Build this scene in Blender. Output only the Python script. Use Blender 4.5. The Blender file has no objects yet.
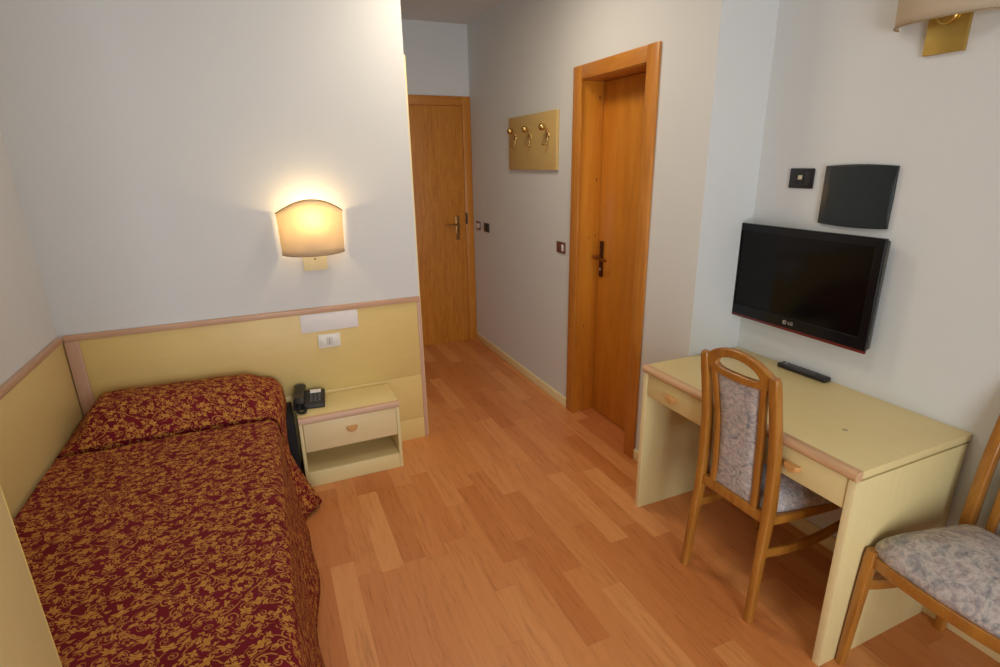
import bpy, bmesh, math, random
from mathutils import Vector, Matrix
random.seed(7)
SC = bpy.context.scene
COL = SC.collection
PI = math.pi

# ------------------------------------------------------------------ layout (metres, floor z = 0, camera above the origin)
XL, YB, XE, YD = -0.938, 3.070, 0.801, 4.808      # left wall, bed wall, end of bed wall, entrance wall
XC, XR, YJ, YN = 1.818, 2.134, 1.901, -1.70       # corridor wall, desk wall, nook end, window wall
HC = 2.79

# ------------------------------------------------------------------ materials
MATS = {}
class NT:
    def __init__(s, name):
        s.m = bpy.data.materials.new(name); s.m.use_nodes = True
        s.t = s.m.node_tree; s.t.nodes.clear()
        s.out = s.n('ShaderNodeOutputMaterial')
        s.b = s.n('ShaderNodeBsdfPrincipled')
        s.l(s.b.outputs[0], s.out.inputs[0])
        MATS[name] = s.m
    def n(s, typ, **kw):
        nd = s.t.nodes.new(typ)
        for k, v in kw.items(): setattr(nd, k, v)
        return nd
    def l(s, a, b): s.t.links.new(a, b)
    def setin(s, node, key, v):
        if hasattr(v, 'is_output') or isinstance(v, bpy.types.NodeSocket): s.l(v, node.inputs[key])
        else: node.inputs[key].default_value = v
    def math(s, op, a, b=0.0, c=None, clamp=False):
        nd = s.n('ShaderNodeMath', operation=op); nd.use_clamp = clamp
        s.setin(nd, 0, a); s.setin(nd, 1, b)
        if c is not None: s.setin(nd, 2, c)
        return nd.outputs[0]
    def vmath(s, op, a, b=None):
        nd = s.n('ShaderNodeVectorMath', operation=op)
        s.setin(nd, 0, a)
        if b is not None: s.setin(nd, 1, b)
        return nd
    def mix(s, f, a, b):
        nd = s.n('ShaderNodeMix', data_type='RGBA')
        s.setin(nd, 0, f); s.setin(nd, 6, a); s.setin(nd, 7, b)
        return nd.outputs[2]
    def coord(s, kind='Object'):
        return s.n('ShaderNodeTexCoord').outputs[kind]
    def mapping(s, v, scale=(1, 1, 1), loc=(0, 0, 0), rot=(0, 0, 0)):
        nd = s.n('ShaderNodeMapping'); s.l(v, nd.inputs[0])
        nd.inputs['Scale'].default_value = scale; nd.inputs['Location'].default_value = loc; nd.inputs['Rotation'].default_value = rot
        return nd.outputs[0]
    def noise(s, v, scale, detail=3, rough=.5, dist=0, dim='3D'):
        nd = s.n('ShaderNodeTexNoise', noise_dimensions=dim); s.l(v, nd.inputs['Vector'])
        nd.inputs['Scale'].default_value = scale; nd.inputs['Detail'].default_value = detail
        nd.inputs['Roughness'].default_value = rough; nd.inputs['Distortion'].default_value = dist
        return nd
    def ramp(s, f, stops):
        nd = s.n('ShaderNodeValToRGB'); s.l(f, nd.inputs[0])
        e = nd.color_ramp.elements
        while len(e) < len(stops): e.new(.5)
        for k, (p, c) in enumerate(stops):
            e[k].position = p; e[k].color = (c if len(c) == 4 else (*c, 1))
        return nd.outputs[0]
    def bump(s, h, strength=.2, dist=.002):
        nd = s.n('ShaderNodeBump'); nd.inputs['Strength'].default_value = strength; nd.inputs['Distance'].default_value = dist
        s.l(h, nd.inputs['Height']); s.l(nd.outputs[0], s.b.inputs['Normal'])
    def base(s, c, rough=.5, metal=0, coat=0, spec=None):
        s.setin(s.b, 'Base Color', c if not isinstance(c, tuple) else (*c[:3], 1))
        s.setin(s.b, 'Roughness', rough); s.b.inputs['Metallic'].default_value = metal
        s.b.inputs['Coat Weight'].default_value = coat
        if spec is not None: s.b.inputs['Specular IOR Level'].default_value = spec
        return s.m

def plain(name, c, rough=.5, metal=0, coat=0, var=.06, scale=30):
    t = NT(name); n = t.noise(t.coord(), scale, 3)
    c1 = tuple(min(1, x * (1 - var)) for x in c) + (1,); c2 = tuple(min(1, x * (1 + var)) for x in c) + (1,)
    return t.base(t.mix(n.outputs[0], c1, c2), rough, metal, coat)

def paint(name, c):
    t = NT(name); co = t.coord()
    n = t.noise(co, 1.6, 4); f = t.noise(co, 260, 2)
    t.base(t.mix(n.outputs[0], tuple(x * .975 for x in c) + (1,), tuple(min(1, x * 1.02) for x in c) + (1,)), .85, spec=.2)
    t.bump(f.outputs[0], .10, .001); return t.m

def wood(name, dark, mid, light, axis='Z', grain=1.0, rough=.35, coat=.15, bands=9.0):
    """straight grained wood, grain running along the given object axis"""
    t = NT(name); co = t.coord()
    sc = {'X': (.12, 1, 1), 'Y': (1, .12, 1), 'Z': (1, 1, .12)}[axis]
    v = t.mapping(co, tuple(k * bands for k in sc))
    big = t.noise(v, 1.6, 3, .55, 1.2); fine = t.noise(v, 11, 4, .65, .4)
    f = t.math('ADD', t.math('MULTIPLY', big.outputs[0], .65), t.math('MULTIPLY', fine.outputs[0], .35 * grain))
    col = t.ramp(f, [(.28, dark), (.48, mid), (.68, light)])
    t.base(col, rough, 0, coat); t.bump(fine.outputs[0], .06, .001); return t.m

def laminate(name, c, axis='X'):
    t = NT(name); co = t.coord()
    sc = {'X': (1.2, 9, 9), 'Y': (9, 1.2, 9), 'Z': (9, 9, 1.2)}[axis]
    n = t.noise(t.mapping(co, sc), 5, 4, .6, .5)
    t.base(t.mix(n.outputs[0], tuple(x * .94 for x in c) + (1,), tuple(min(1, x * 1.05) for x in c) + (1,)), .42); return t.m

M_WALL = paint('white_wall_paint', (.69, .712, .705))
M_CEIL = paint('ceiling_paint', (.685, .69, .675))
M_CREAM = laminate('cream_laminate', (.73, .60, .285), 'X')
M_CREAMV = laminate('cream_laminate_upright', (.72, .60, .29), 'Z')
M_CREAMP = laminate('cream_wall_laminate', (.72, .54, .20), 'X')
M_EDGE = plain('cream_edge_strip', (.82, .70, .38), .45)
M_PINK = wood('pink_beech_trim', (.52, .31, .19), (.60, .37, .235), (.66, .42, .28), 'X', .6, .45, .05)
M_PINKV = wood('pink_beech_trim_upright', (.50, .30, .20), (.57, .35, .24), (.62, .39, .28), 'Z', .6, .45, .05)
M_DOORV = wood('larch_door_upright', (.40, .128, .014), (.51, .19, .022), (.60, .255, .036), 'Z', 1.1, .33, .2, 13)
M_DOORY = wood('larch_door_level', (.40, .128, .014), (.50, .185, .022), (.58, .24, .034), 'Y', 1.1, .33, .2, 13)
M_DOORX = wood('larch_door_cross', (.40, .128, .014), (.50, .185, .022), (.58, .24, .034), 'X', 1.1, .33, .2, 13)
M_DOORS = wood('striped_larch_leaf', (.36, .105, .010), (.50, .185, .022), (.60, .25, .034), 'Z', 1.2, .33, .2, 22)
M_LEAF = wood('pine_door_leaf', (.50, .175, .016), (.62, .24, .022), (.70, .30, .032), 'Z', .8, .3, .25, 5)
M_CHAIR = wood('oak_chair_wood', (.27, .098, .013), (.375, .150, .021), (.46, .20, .032), 'Z', .9, .28, .4, 16)
M_PULL = plain('tan_wood_pull', (.62, .33, .11), .4)
M_BRASS = plain('brass', (.62, .42, .16), .25, 1)
M_OLDBRASS = plain('aged_brass', (.34, .19, .07), .32, 1)
M_DARKBR = plain('dark_bronze', (.10, .035, .012), .35, .8)
M_GOLD = plain('gold_plate', (.56, .38, .10), .33, .85)
M_BLACK = plain('black_plastic', (.012, .012, .014), .35)
M_BLACKS = plain('black_soft_plastic', (.018, .018, .02), .5)
M_SCREEN = plain('black_gloss_screen', (.004, .003, .003), .09); M_SCREEN.node_tree.nodes['Principled BSDF'].inputs['Specular IOR Level'].default_value = .22
M_BEZEL = plain('black_gloss_bezel', (.006, .006, .008), .15); M_BEZEL.node_tree.nodes['Principled BSDF'].inputs['Specular IOR Level'].default_value = .3
M_RED = plain('red_clear_strip', (.13, .012, .010), .25)
M_SILVER = plain('silver_print', (.6, .6, .6), .35, .6)
M_GREYPL = plain('grey_plastic', (.07, .066, .05), .45)
M_SLATE = plain('slate_gloss_cover', (.012, .018, .019), .05)
M_SLATE2 = plain('slate_gloss_rim', (.020, .026, .028), .12)
M_WHITEPL = plain('white_plastic', (.78, .77, .70), .4)
M_PAPER = plain('white_paper', (.80, .79, .78), .8)
M_BROWNPL = plain('brown_plastic', (.15, .045, .022), .4)
M_KEY = plain('grey_key', (.10, .10, .12), .5)
M_DARKFAB = plain('dark_base_fabric', (.012, .010, .012), .9)
M_SHADEEDGE = plain('shade_braid', (.34, .24, .13), .8)
M_COATB = laminate('coat_board_laminate', (.60, .42, .155), 'Y')

def make_floor_mat():
    t = NT('cherry_strip_laminate'); co = t.coord()
    sep = t.n('ShaderNodeSeparateXYZ'); t.l(co, sep.inputs[0])
    x, y = sep.outputs[0], sep.outputs[1]
    W, L = .1, .62
    xs = t.math('DIVIDE', t.math('ADD', x, 10.03), W); row = t.math('FLOOR', xs); fx = t.math('FRACT', xs)
    wn = t.n('ShaderNodeTexWhiteNoise', noise_dimensions='1D'); t.l(row, wn.inputs['W'])
    ys = t.math('ADD', t.math('DIVIDE', t.math('ADD', y, 10), L), t.math('MULTIPLY', wn.outputs[0], 7.3))
    cell = t.math('FLOOR', ys); fy = t.math('FRACT', ys)
    cv = t.n('ShaderNodeCombineXYZ'); t.l(row, cv.inputs[0]); t.l(cell, cv.inputs[1])
    w2 = t.n('ShaderNodeTexWhiteNoise', noise_dimensions='2D'); t.l(cv.outputs[0], w2.inputs['Vector'])
    rnd = w2.outputs[0]
    tone = t.ramp(rnd, [(0, (.565, .195, .052)), (.25, (.63, .235, .070)), (.65, (.675, .272, .085)), (1, (.74, .325, .11))])
    # grain, shifted for every strip
    off = t.n('ShaderNodeCombineXYZ'); t.l(t.math('MULTIPLY', rnd, 31.0), off.inputs[2])
    v = t.vmath('ADD', t.mapping(co, (22, 2.0, 1)), off.outputs[0]).outputs[0]
    g = t.noise(v, 1.0, 4, .6, 1.6); g2 = t.noise(v, 5.0, 3, .6, .3)
    gf = t.math('ADD', t.math('MULTIPLY', g.outputs[0], .6), t.math('MULTIPLY', g2.outputs[0], .4))
    gr = t.ramp(gf, [(.32, (.74, .66, .60)), (.46, (.95, .93, .91)), (.56, (1, 1, 1)), (.72, (1.0, 1.0, 1.0))])
    mu = t.n('ShaderNodeMix', data_type='RGBA', blend_type='MULTIPLY'); mu.inputs[0].default_value = 1.0
    t.l(tone, mu.inputs[6]); t.l(gr, mu.inputs[7])
    ex = t.math('MINIMUM', fx, t.math('SUBTRACT', 1, fx)); ey = t.math('MINIMUM', fy, t.math('SUBTRACT', 1, fy))
    jx = t.math('LESS_THAN', ex, .012); jy = t.math('LESS_THAN', ey, .0022)
    j = t.math('MULTIPLY', t.math('MAXIMUM', jx, jy), .16)
    t.base(t.mix(j, mu.outputs[2], (.17, .065, .028, 1)), .34, coat=.0, spec=.45)
    return t.m
M_FLOOR = make_floor_mat()

def make_bed_mat():
    """burgundy damask: gold acanthus leaves, curls and thin vines, each outlined by the ground colour"""
    t = NT('burgundy_gold_damask'); co = t.coord('UV')
    warp = t.noise(co, 45, 1, .5, 0, '2D')
    wv = t.vmath('SCALE', t.vmath('SUBTRACT', warp.outputs['Color'], (.5, .5, .5)).outputs[0]); wv.inputs['Scale'].default_value = .006
    uv = t.vmath('ADD', co, wv.outputs[0]).outputs[0]
    def motif(scale, a, b, lob, bend, loc, turn, rnd=.7):
        v = t.mapping(uv, (1, 1.12, 1), loc)
        vo = t.n('ShaderNodeTexVoronoi', voronoi_dimensions='2D', feature='F1'); t.l(v, vo.inputs['Vector'])
        vo.inputs['Scale'].default_value = scale; vo.inputs['Randomness'].default_value = rnd
        d = t.vmath('SUBTRACT', v, vo.outputs['Position']).outputs[0]
        wn = t.n('ShaderNodeTexWhiteNoise', noise_dimensions='2D'); t.l(vo.outputs['Position'], wn.inputs['Vector'])
        ang = t.math('MULTIPLY', t.math('SUBTRACT', wn.outputs[0], .5), turn)
        ro = t.n('ShaderNodeVectorRotate', rotation_type='Z_AXIS'); t.l(d, ro.inputs['Vector']); t.l(ang, ro.inputs['Angle'])
        sp = t.n('ShaderNodeSeparateXYZ'); t.l(ro.outputs[0], sp.inputs[0])
        X, Y = sp.outputs[0], sp.outputs[1]
        Yb = t.math('SUBTRACT', Y, t.math('MULTIPLY', t.math('MULTIPLY', X, X), bend))
        th = t.math('ARCTAN2', t.math('DIVIDE', Yb, b), t.math('DIVIDE', X, a))
        ex = t.math('DIVIDE', X, a); ey = t.math('DIVIDE', Yb, b)
        r = t.math('SQRT', t.math('ADD', t.math('MULTIPLY', ex, ex), t.math('MULTIPLY', ey, ey)))
        lim = t.math('ADD', .80, t.math('MULTIPLY', t.math('SINE', t.math('MULTIPLY', th, lob)), .26))
        leaf = t.math('LESS_THAN', r, lim); dil = t.math('LESS_THAN', r, t.math('ADD', lim, .34))
        rib = t.math('LESS_THAN', t.math('ABSOLUTE', t.math('ADD', ey, t.math('MULTIPLY', t.math('SINE', t.math('MULTIPLY', ex, 5)), .22))), .075)
        leaf = t.math('MULTIPLY', leaf, t.math('SUBTRACT', 1, t.math('MULTIPLY', rib, .55)))
        return leaf, dil
    def curls(scale, rad, width, loc):
        v = t.mapping(uv, (1, 1.12, 1), loc)
        vo = t.n('ShaderNodeTexVoronoi', voronoi_dimensions='2D', feature='F1'); t.l(v, vo.inputs['Vector'])
        vo.inputs['Scale'].default_value = scale; vo.inputs['Randomness'].default_value = .8
        d = t.vmath('SUBTRACT', v, vo.outputs['Position']).outputs[0]
        sp = t.n('ShaderNodeSeparateXYZ'); t.l(d, sp.inputs[0])
        wn = t.n('ShaderNodeTexWhiteNoise', noise_dimensions='2D'); t.l(vo.outputs['Position'], wn.inputs['Vector'])
        sgn = t.math('SUBTRACT', t.math('MULTIPLY', t.math('GREATER_THAN', wn.outputs[0], .5), 2), 1)
        rr = t.vmath('LENGTH', d).outputs['Value']
        ph = t.math('ADD', t.math('ADD', t.math('MULTIPLY', t.math('ARCTAN2', sp.outputs[1], sp.outputs[0]), sgn), t.math('MULTIPLY', wn.outputs[0], 40)), t.math('MULTIPLY', rr, 2 * PI / (rad * .62)))
        arm = t.math('GREATER_THAN', t.math('SINE', ph), width)
        return t.math('MULTIPLY', arm, t.math('LESS_THAN', rr, rad))
    l1, d1 = motif(13.5, .027, .0130, 6, 8.0, (0, 0, 0), 2.2)
    l2, d2 = motif(18.0, .0175, .0090, 4, 10.0, (.37, .21, 0), 4.5)
    l3, d3 = motif(28.0, .0095, .0058, 3, 0.0, (.71, .53, 0), 6.3, .9)
    c1 = curls(14.0, .023, .62, (.15, .43, 0)); c2 = curls(22.0, .013, .50, (.83, .29, 0))
    su = t.n('ShaderNodeSeparateXYZ'); t.l(uv, su.inputs[0])
    def scroll(U, V, per, wav, amp, w):
        f = t.math('ADD', t.math('DIVIDE', V, per), t.math('MULTIPLY', t.math('SINE', t.math('MULTIPLY', U, 2 * PI / wav)), amp))
        return t.math('LESS_THAN', t.math('ABSOLUTE', t.math('SUBTRACT', t.math('FRACT', f), .5)), w)
    vine = t.math('MAXIMUM', scroll(su.outputs[0], su.outputs[1], .13, .19, .30, .022), scroll(su.outputs[1], su.outputs[0], .17, .15, .26, .017))
    n1 = t.math('SUBTRACT', 1, d1); n2 = t.math('MULTIPLY', n1, t.math('SUBTRACT', 1, d2))
    m = t.math('MAXIMUM', l1, t.math('MULTIPLY', l2, n1))
    rest = t.math('MAXIMUM', t.math('MAXIMUM', t.math('MULTIPLY', c1, .8), t.math('MULTIPLY', c2, .85)), t.math('MAXIMUM', t.math('MULTIPLY', l3, .9), t.math('MULTIPLY', vine, .75)))
    m = t.math('MAXIMUM', m, t.math('MULTIPLY', rest, n2))
    fine = t.noise(co, 900, 1, .5, 0, '2D')
    gold = t.mix(t.noise(co, 60, 2, .5, 0, '2D').outputs[0], (.44, .19, .032, 1), (.58, .275, .06, 1))
    red = t.mix(t.noise(co, 5, 2, .5, 0, '2D').outputs[0], (.125, .005, .008, 1), (.19, .010, .022, 1))
    t.base(t.mix(m, red, gold), .7, spec=.15)
    t.bump(t.math('ADD', m, t.math('MULTIPLY', fine.outputs[0], .4)), .3, .002)
    return t.m
M_BED = make_bed_mat()

def make_chair_fabric():
    t = NT('mottled_floral_upholstery'); co = t.coord()
    big = t.noise(co, 15, 4, .62, 1.5)
    col = t.ramp(big.outputs[0], [(.30, (.20, .21, .235)), (.41, (.36, .34, .335)), (.50, (.52, .475, .44)), (.58, (.42, .345, .33)), (.68, (.30, .31, .32))])
    sw = t.n('ShaderNodeTexWave', wave_type='RINGS'); t.l(co, sw.inputs[0])
    sw.inputs['Scale'].default_value = 9; sw.inputs['Distortion'].default_value = 14; sw.inputs['Detail'].default_value = 3; sw.inputs['Detail Scale'].default_value = 2.2
    lines = t.ramp(sw.outputs['Fac'], [(.0, (.74, .74, .77)), (.22, (1, 1, 1)), (.8, (1, 1, 1)), (1.0, (1.15, 1.13, 1.12))])
    mu = t.n('ShaderNodeMix', data_type='RGBA', blend_type='MULTIPLY'); mu.inputs[0].default_value = .9
    t.l(col, mu.inputs[6]); t.l(lines, mu.inputs[7])
    f = t.noise(co, 420, 2)
    t.base(mu.outputs[2], .8, spec=.25); t.bump(f.outputs[0], .25, .0015); return t.m
M_FAB = make_chair_fabric()

def make_shade(name, c):
    t = NT(name)
    d = t.n('ShaderNodeBsdfDiffuse'); tr = t.n('ShaderNodeBsdfTranslucent'); mx = t.n('ShaderNodeMixShader')
    w = t.noise(t.mapping(t.coord(), (300, 300, 60)), 1, 2)
    col = t.mix(w.outputs[0], tuple(x * .95 for x in c) + (1,), (*c, 1))
    t.l(col, d.inputs[0]); t.l(col, tr.inputs[0])
    mx.inputs[0].default_value = .5; t.l(d.outputs[0], mx.inputs[1]); t.l(tr.outputs[0], mx.inputs[2]); t.l(mx.outputs[0], t.out.inputs[0])
    return t.m
M_SHADE = make_shade('cream_lamp_fabric', (.80, .70, .54))

def make_emit(name, c, s):
    t = NT(name); t.b.inputs['Base Color'].default_value = (*c, 1)
    t.b.inputs['Emission Color'].default_value = (*c, 1); t.b.inputs['Emission Strength'].default_value = s; return t.m
M_BULB = make_emit('lit_bulb_glass', (1, .80, .5), 8)
M_BULBOFF = plain('frosted_bulb_glass', (.8, .78, .72), .3)

def make_glass():
    t = NT('window_glass'); a = t.n('ShaderNodeBsdfTransparent'); g = t.n('ShaderNodeBsdfGlossy'); mx = t.n('ShaderNodeMixShader')
    g.inputs['Roughness'].default_value = .02; fr = t.n('ShaderNodeFresnel'); fr.inputs[0].default_value = 1.45
    t.l(fr.outputs[0], mx.inputs[0]); t.l(a.outputs[0], mx.inputs[1]); t.l(g.outputs[0], mx.inputs[2]); t.l(mx.outputs[0], t.out.inputs[0]); return t.m
M_GLASS = make_glass()

# ------------------------------------------------------------------ mesh helpers
def BM(): return bmesh.new()
def box(bm, x0, x1, y0, y1, z0, z1, bev=0, seg=2):
    r = bmesh.ops.create_cube(bm, size=1)
    vs = r['verts']
    for v in vs:
        v.co = Vector(((x0 + x1) / 2 + v.co.x * (x1 - x0), (y0 + y1) / 2 + v.co.y * (y1 - y0), (z0 + z1) / 2 + v.co.z * (z1 - z0)))
    if bev:
        es = list({e for v in vs for e in v.link_edges})
        bmesh.ops.bevel(bm, geom=es, offset=bev, segments=seg, profile=.5, affect='EDGES')
    return bm
def sweep(bm, pts, section, up=(0, 1, 0), cap=True, closed=False):
    """section(i, t) -> list of (a, b); a along `side`, b along the second normal"""
    rings = []; n = len(pts); up = Vector(up)
    P = [Vector(p) for p in pts]
    for i in range(n):
        if closed: d = P[(i + 1) % n] - P[i - 1]
        else: d = P[min(i + 1, n - 1)] - P[max(i - 1, 0)]
        d.normalize()
        a = (up - d * up.dot(d)).normalized(); b = d.cross(a)
        rings.append([bm.verts.new(P[i] + a * s + b * q) for s, q in section(i, i / max(1, n - 1))])
    m = len(rings[0])
    for i in range(n if closed else n - 1):
        r0, r1 = rings[i], rings[(i + 1) % n]
        for k in range(m): bm.faces.new((r0[k], r0[(k + 1) % m], r1[(k + 1) % m], r1[k]))
    if cap and not closed:
        bm.faces.new(list(reversed(rings[0]))); bm.faces.new(rings[-1])
    return bm
def sup(w, h, p=4, n=16):
    o = []
    for k in range(n):
        a = 2 * PI * k / n; c, s = math.cos(a), math.sin(a)
        o.append((w / 2 * math.copysign(abs(c) ** (2 / p), c), h / 2 * math.copysign(abs(s) ** (2 / p), s)))
    return o
def circ(r, n=12): return [(r * math.cos(2 * PI * k / n), r * math.sin(2 * PI * k / n)) for k in range(n)]
def catmull(P, per=6):
    P = [Vector(p) for p in P]; o = []
    for i in range(len(P) - 1):
        a, b, c, d = P[max(i - 1, 0)], P[i], P[i + 1], P[min(i + 2, len(P) - 1)]
        for k in range(per):
            t = k / per
            o.append(.5 * ((2 * b) + (c - a) * t + (2 * a - 5 * b + 4 * c - d) * t * t + (3 * b - a - 3 * c + d) * t ** 3))
    o.append(P[-1]); return o
def lathe(bm, prof, axis_pt, axis=(0, 0, 1), n=20):
    ax = Vector(axis).normalized(); u = ax.orthogonal().normalized(); w = ax.cross(u); A = Vector(axis_pt)
    rings = []
    for r, h in prof:
        rings.append([bm.verts.new(A + ax * h + (u * math.cos(2 * PI * k / n) + w * math.sin(2 * PI * k / n)) * max(r, 1e-5)) for k in range(n)])
    for a, b in zip(rings, rings[1:]):
        for k in range(n): bm.faces.new((a[k], a[(k + 1) % n], b[(k + 1) % n], b[k]))
    bm.faces.new(list(reversed(rings[0]))); bm.faces.new(rings[-1]); return bm
def ring_plate(bm, outer, inner, t0, t1, place):
    """plate with one hole: outer and inner loops with equal point counts; place((a,b), t) -> point"""
    n = len(outer)
    L = [[bm.verts.new(place(p, t)) for p in loop] for loop in (outer, inner) for t in (t0, t1)]
    o0, o1, i0, i1 = L
    for k in range(n):
        j = (k + 1) % n
        bm.faces.new((o0[k], o0[j], i0[j], i0[k])); bm.faces.new((o1[j], o1[k], i1[k], i1[j]))
        bm.faces.new((o0[j], o0[k], o1[k], o1[j])); bm.faces.new((i0[k], i0[j], i1[j], i1[k]))
    return bm
def prism(bm, poly, t0, t1, place):
    a = [bm.verts.new(place(p, t0)) for p in poly]; b = [bm.verts.new(place(p, t1)) for p in poly]
    n = len(poly)
    bm.faces.new(list(reversed(a))); bm.faces.new(b)
    for k in range(n): bm.faces.new((a[k], a[(k + 1) % n], b[(k + 1) % n], b[k]))
    return bm
def obj(name, bm, mat, parent=None, loc=(0, 0, 0), smooth=35, bevel=0, sub=0, label=None):
    bmesh.ops.recalc_face_normals(bm, faces=bm.faces)
    me = bpy.data.meshes.new(name); bm.to_mesh(me); bm.free()
    me.materials.append(mat)
    o = bpy.data.objects.new(name, me); COL.objects.link(o); o.location = loc
    if parent: o.parent = parent
    if smooth:
        for p in me.polygons: p.use_smooth = True
        try: me.set_sharp_from_angle(angle=math.radians(smooth))
        except Exception: pass
    if bevel:
        m = o.modifiers.new('bevel', 'BEVEL'); m.width = bevel; m.segments = 2; m.limit_method = 'ANGLE'; m.angle_limit = math.radians(40)
    if sub:
        m = o.modifiers.new('sub', 'SUBSURF'); m.levels = sub; m.render_levels = sub
    if label: o['label'] = label
    return o
def bx(name, mat, x0, x1, y0, y1, z0, z1, parent=None, bev=.002, **k):
    return obj(name, box(BM(), x0, x1, y0, y1, z0, z1, bev), mat, parent, **k)
def tag(o, label, cat, group=None):
    o['label'] = label; o['category'] = cat
    if group: o['group'] = group
    return o
def thing(name, label, cat, loc=(0, 0, 0), rz=0, group=None):
    o = bpy.data.objects.new(name, None); COL.objects.link(o); o.empty_display_size = .1
    o.location = loc; o.rotation_euler = (0, 0, rz); return tag(o, label, cat, group)
def struct(o, label=None):
    o['kind'] = 'structure'
    if label: o['label'] = label
    return o
def sempty(name, label):
    o = bpy.data.objects.new(name, None); COL.objects.link(o); return struct(o, label)

# ------------------------------------------------------------------ the room
struct(bx('floor', M_FLOOR, XL - .2, XR + .2, YN - .2, YD + .2, -.1, 0, bev=0), 'strip laminate floor in reddish cherry tones')
struct(bx('ceiling', M_CEIL, XL - .2, XR + .2, YN - .2, YD + .2, HC, HC + .1, bev=0), 'plain white ceiling')
struct(bx('wall_left', M_WALL, XL - .22, XL - .02, YN - .2, YB + .2, 0, HC, bev=0), 'white wall along the long side of the bed')
bm = BM(); box(bm, XL - .02, XE, YB, YB + .14, 0, HC); box(bm, XE - .14, XE, YB + .14, YD, 0, HC)
struct(obj('wall_middle', bm, M_WALL, smooth=0), 'white wall behind the head of the bed')
struct(bx('wall_far', M_WALL, XE - .14, XR + .2, YD, YD + .2, 0, HC, bev=0), 'white wall around the entrance door')
# corridor wall: a thick block with the doorway cut through it
D2A, D2B, D2H = 2.265, 3.010, 2.185
bm = BM()
box(bm, XC, XR + .2, YJ, D2A, 0, HC); box(bm, XC, XR + .2, D2B, YD, 0, HC); box(bm, XC, XR + .2, D2A, D2B, D2H, HC); box(bm, 2.03, XR + .2, D2A, D2B, 0, D2H)
struct(obj('wall_corridor', bm, M_WALL, smooth=0), 'white corridor wall with the coat rack')
struct(bx('wall_right', M_WALL, XR, XR + .2, YN - .2, YJ, 0, HC, bev=0), 'white wall behind the desk and television')
# window wall behind the viewer
WX0, WX1, WZ0, WZ1 = -.45, 1.15, .06, 2.35
bm = BM()
box(bm, XL - .02, WX0, YN - .2, YN, 0, HC); box(bm, WX1, XR, YN - .2, YN, 0, HC)
box(bm, WX0, WX1, YN - .2, YN, 0, WZ0); box(bm, WX0, WX1, YN - .2, YN, WZ1, HC)
struct(obj('wall_near', bm, M_WALL, smooth=0), 'white wall with the window opposite the bed head')
w = sempty('window_1', 'tall white framed window')
bm = BM(); f = .06
for a in ((WX0, WX0 + f, WZ0, WZ1), (WX1 - f, WX1, WZ0, WZ1), (WX0 + f, WX1 - f, WZ0, WZ0 + f), (WX0 + f, WX1 - f, WZ1 - f, WZ1), ((WX0 + WX1) / 2 - .04, (WX0 + WX1) / 2 + .04, WZ0 + f, WZ1 - f)):
    box(bm, a[0], a[1], YN - .13, YN - .07, a[2], a[3], .004)
obj('window_frame', bm, M_WHITEPL, w)
bm = BM(); box(bm, WX0 + f, (WX0 + WX1) / 2 - .04, YN - .104, YN - .098, WZ0 + f, WZ1 - f); box(bm, (WX0 + WX1) / 2 + .04, WX1 - f, YN - .104, YN - .098, WZ0 + f, WZ1 - f)
obj('window_pane', bm, M_GLASS, w)

struct(bx('trim_1', M_EDGE, XE + .0005, XE + .010, YB + .006, YB + .04, .0, 2.22, bev=.002), 'pale cream edge strip on the corner of the bed wall')
# baseboards
def baseb(name, *a): struct(bx(name, M_EDGE, *a, bev=.003))
baseb('baseboard_corridor', XC - .013, XC, D2B + .012, YD - .03, 0, .07)
baseb('baseboard_corner', XC - .013, XC, YJ, D2A - .012, 0, .07)
baseb('baseboard_nook', XC, XR, YJ - .013, YJ, 0, .07)
baseb('baseboard_right', XR - .013, XR, YN, YJ - .014, 0, .07)

# entrance door at the end of the corridor
d = sempty('door_1', 'closed wooden entrance door at the end of the corridor')
DX0, DX1 = .93, 1.816
bm = BM(); box(bm, DX0, DX0 + .075, YD - .022, YD, 0, 2.227, .003); box(bm, DX1 - .075, DX1, YD - .022, YD, 0, 2.227, .003)
obj('door_frame', bm, M_DOORV, d)
bm = BM(); box(bm, DX0 + .075, DX1 - .075, YD - .022, YD, 2.15, 2.227, .003)
obj('door_head', bm, M_DOORX, d)
lf = bx('door_leaf', M_DOORS, DX0 + .076, DX1 - .076, YD - .014, YD, .001, 2.149, d, bev=.002)
ha = obj('door_handle', box(BM(), 1.638, 1.676, YD - .022, YD - .013, .995, 1.215, .004), M_OLDBRASS, lf)
bm = BM(); lathe(bm, [(.011, 0), (.011, .05)], (1.657, YD - .02, 1.135), (0, -1, 0), 12)
sweep(bm, [(1.66, YD - .066, 1.135), (1.60, YD - .068, 1.135), (1.54, YD - .06, 1.132)], lambda i, t: circ(.010 - .002 * t, 10), (0, 0, 1))
lathe(bm, [(.017, 0), (.017, .008), (.012, .012)], (1.657, YD - .021, 1.035), (0, -1, 0), 14)
obj('door_lever', bm, M_OLDBRASS, lf)
bx('door_latch', M_BLACK, 1.739, 1.754, YD - .03, YD - .02, 1.135, 1.235, d, bev=.002)

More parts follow.
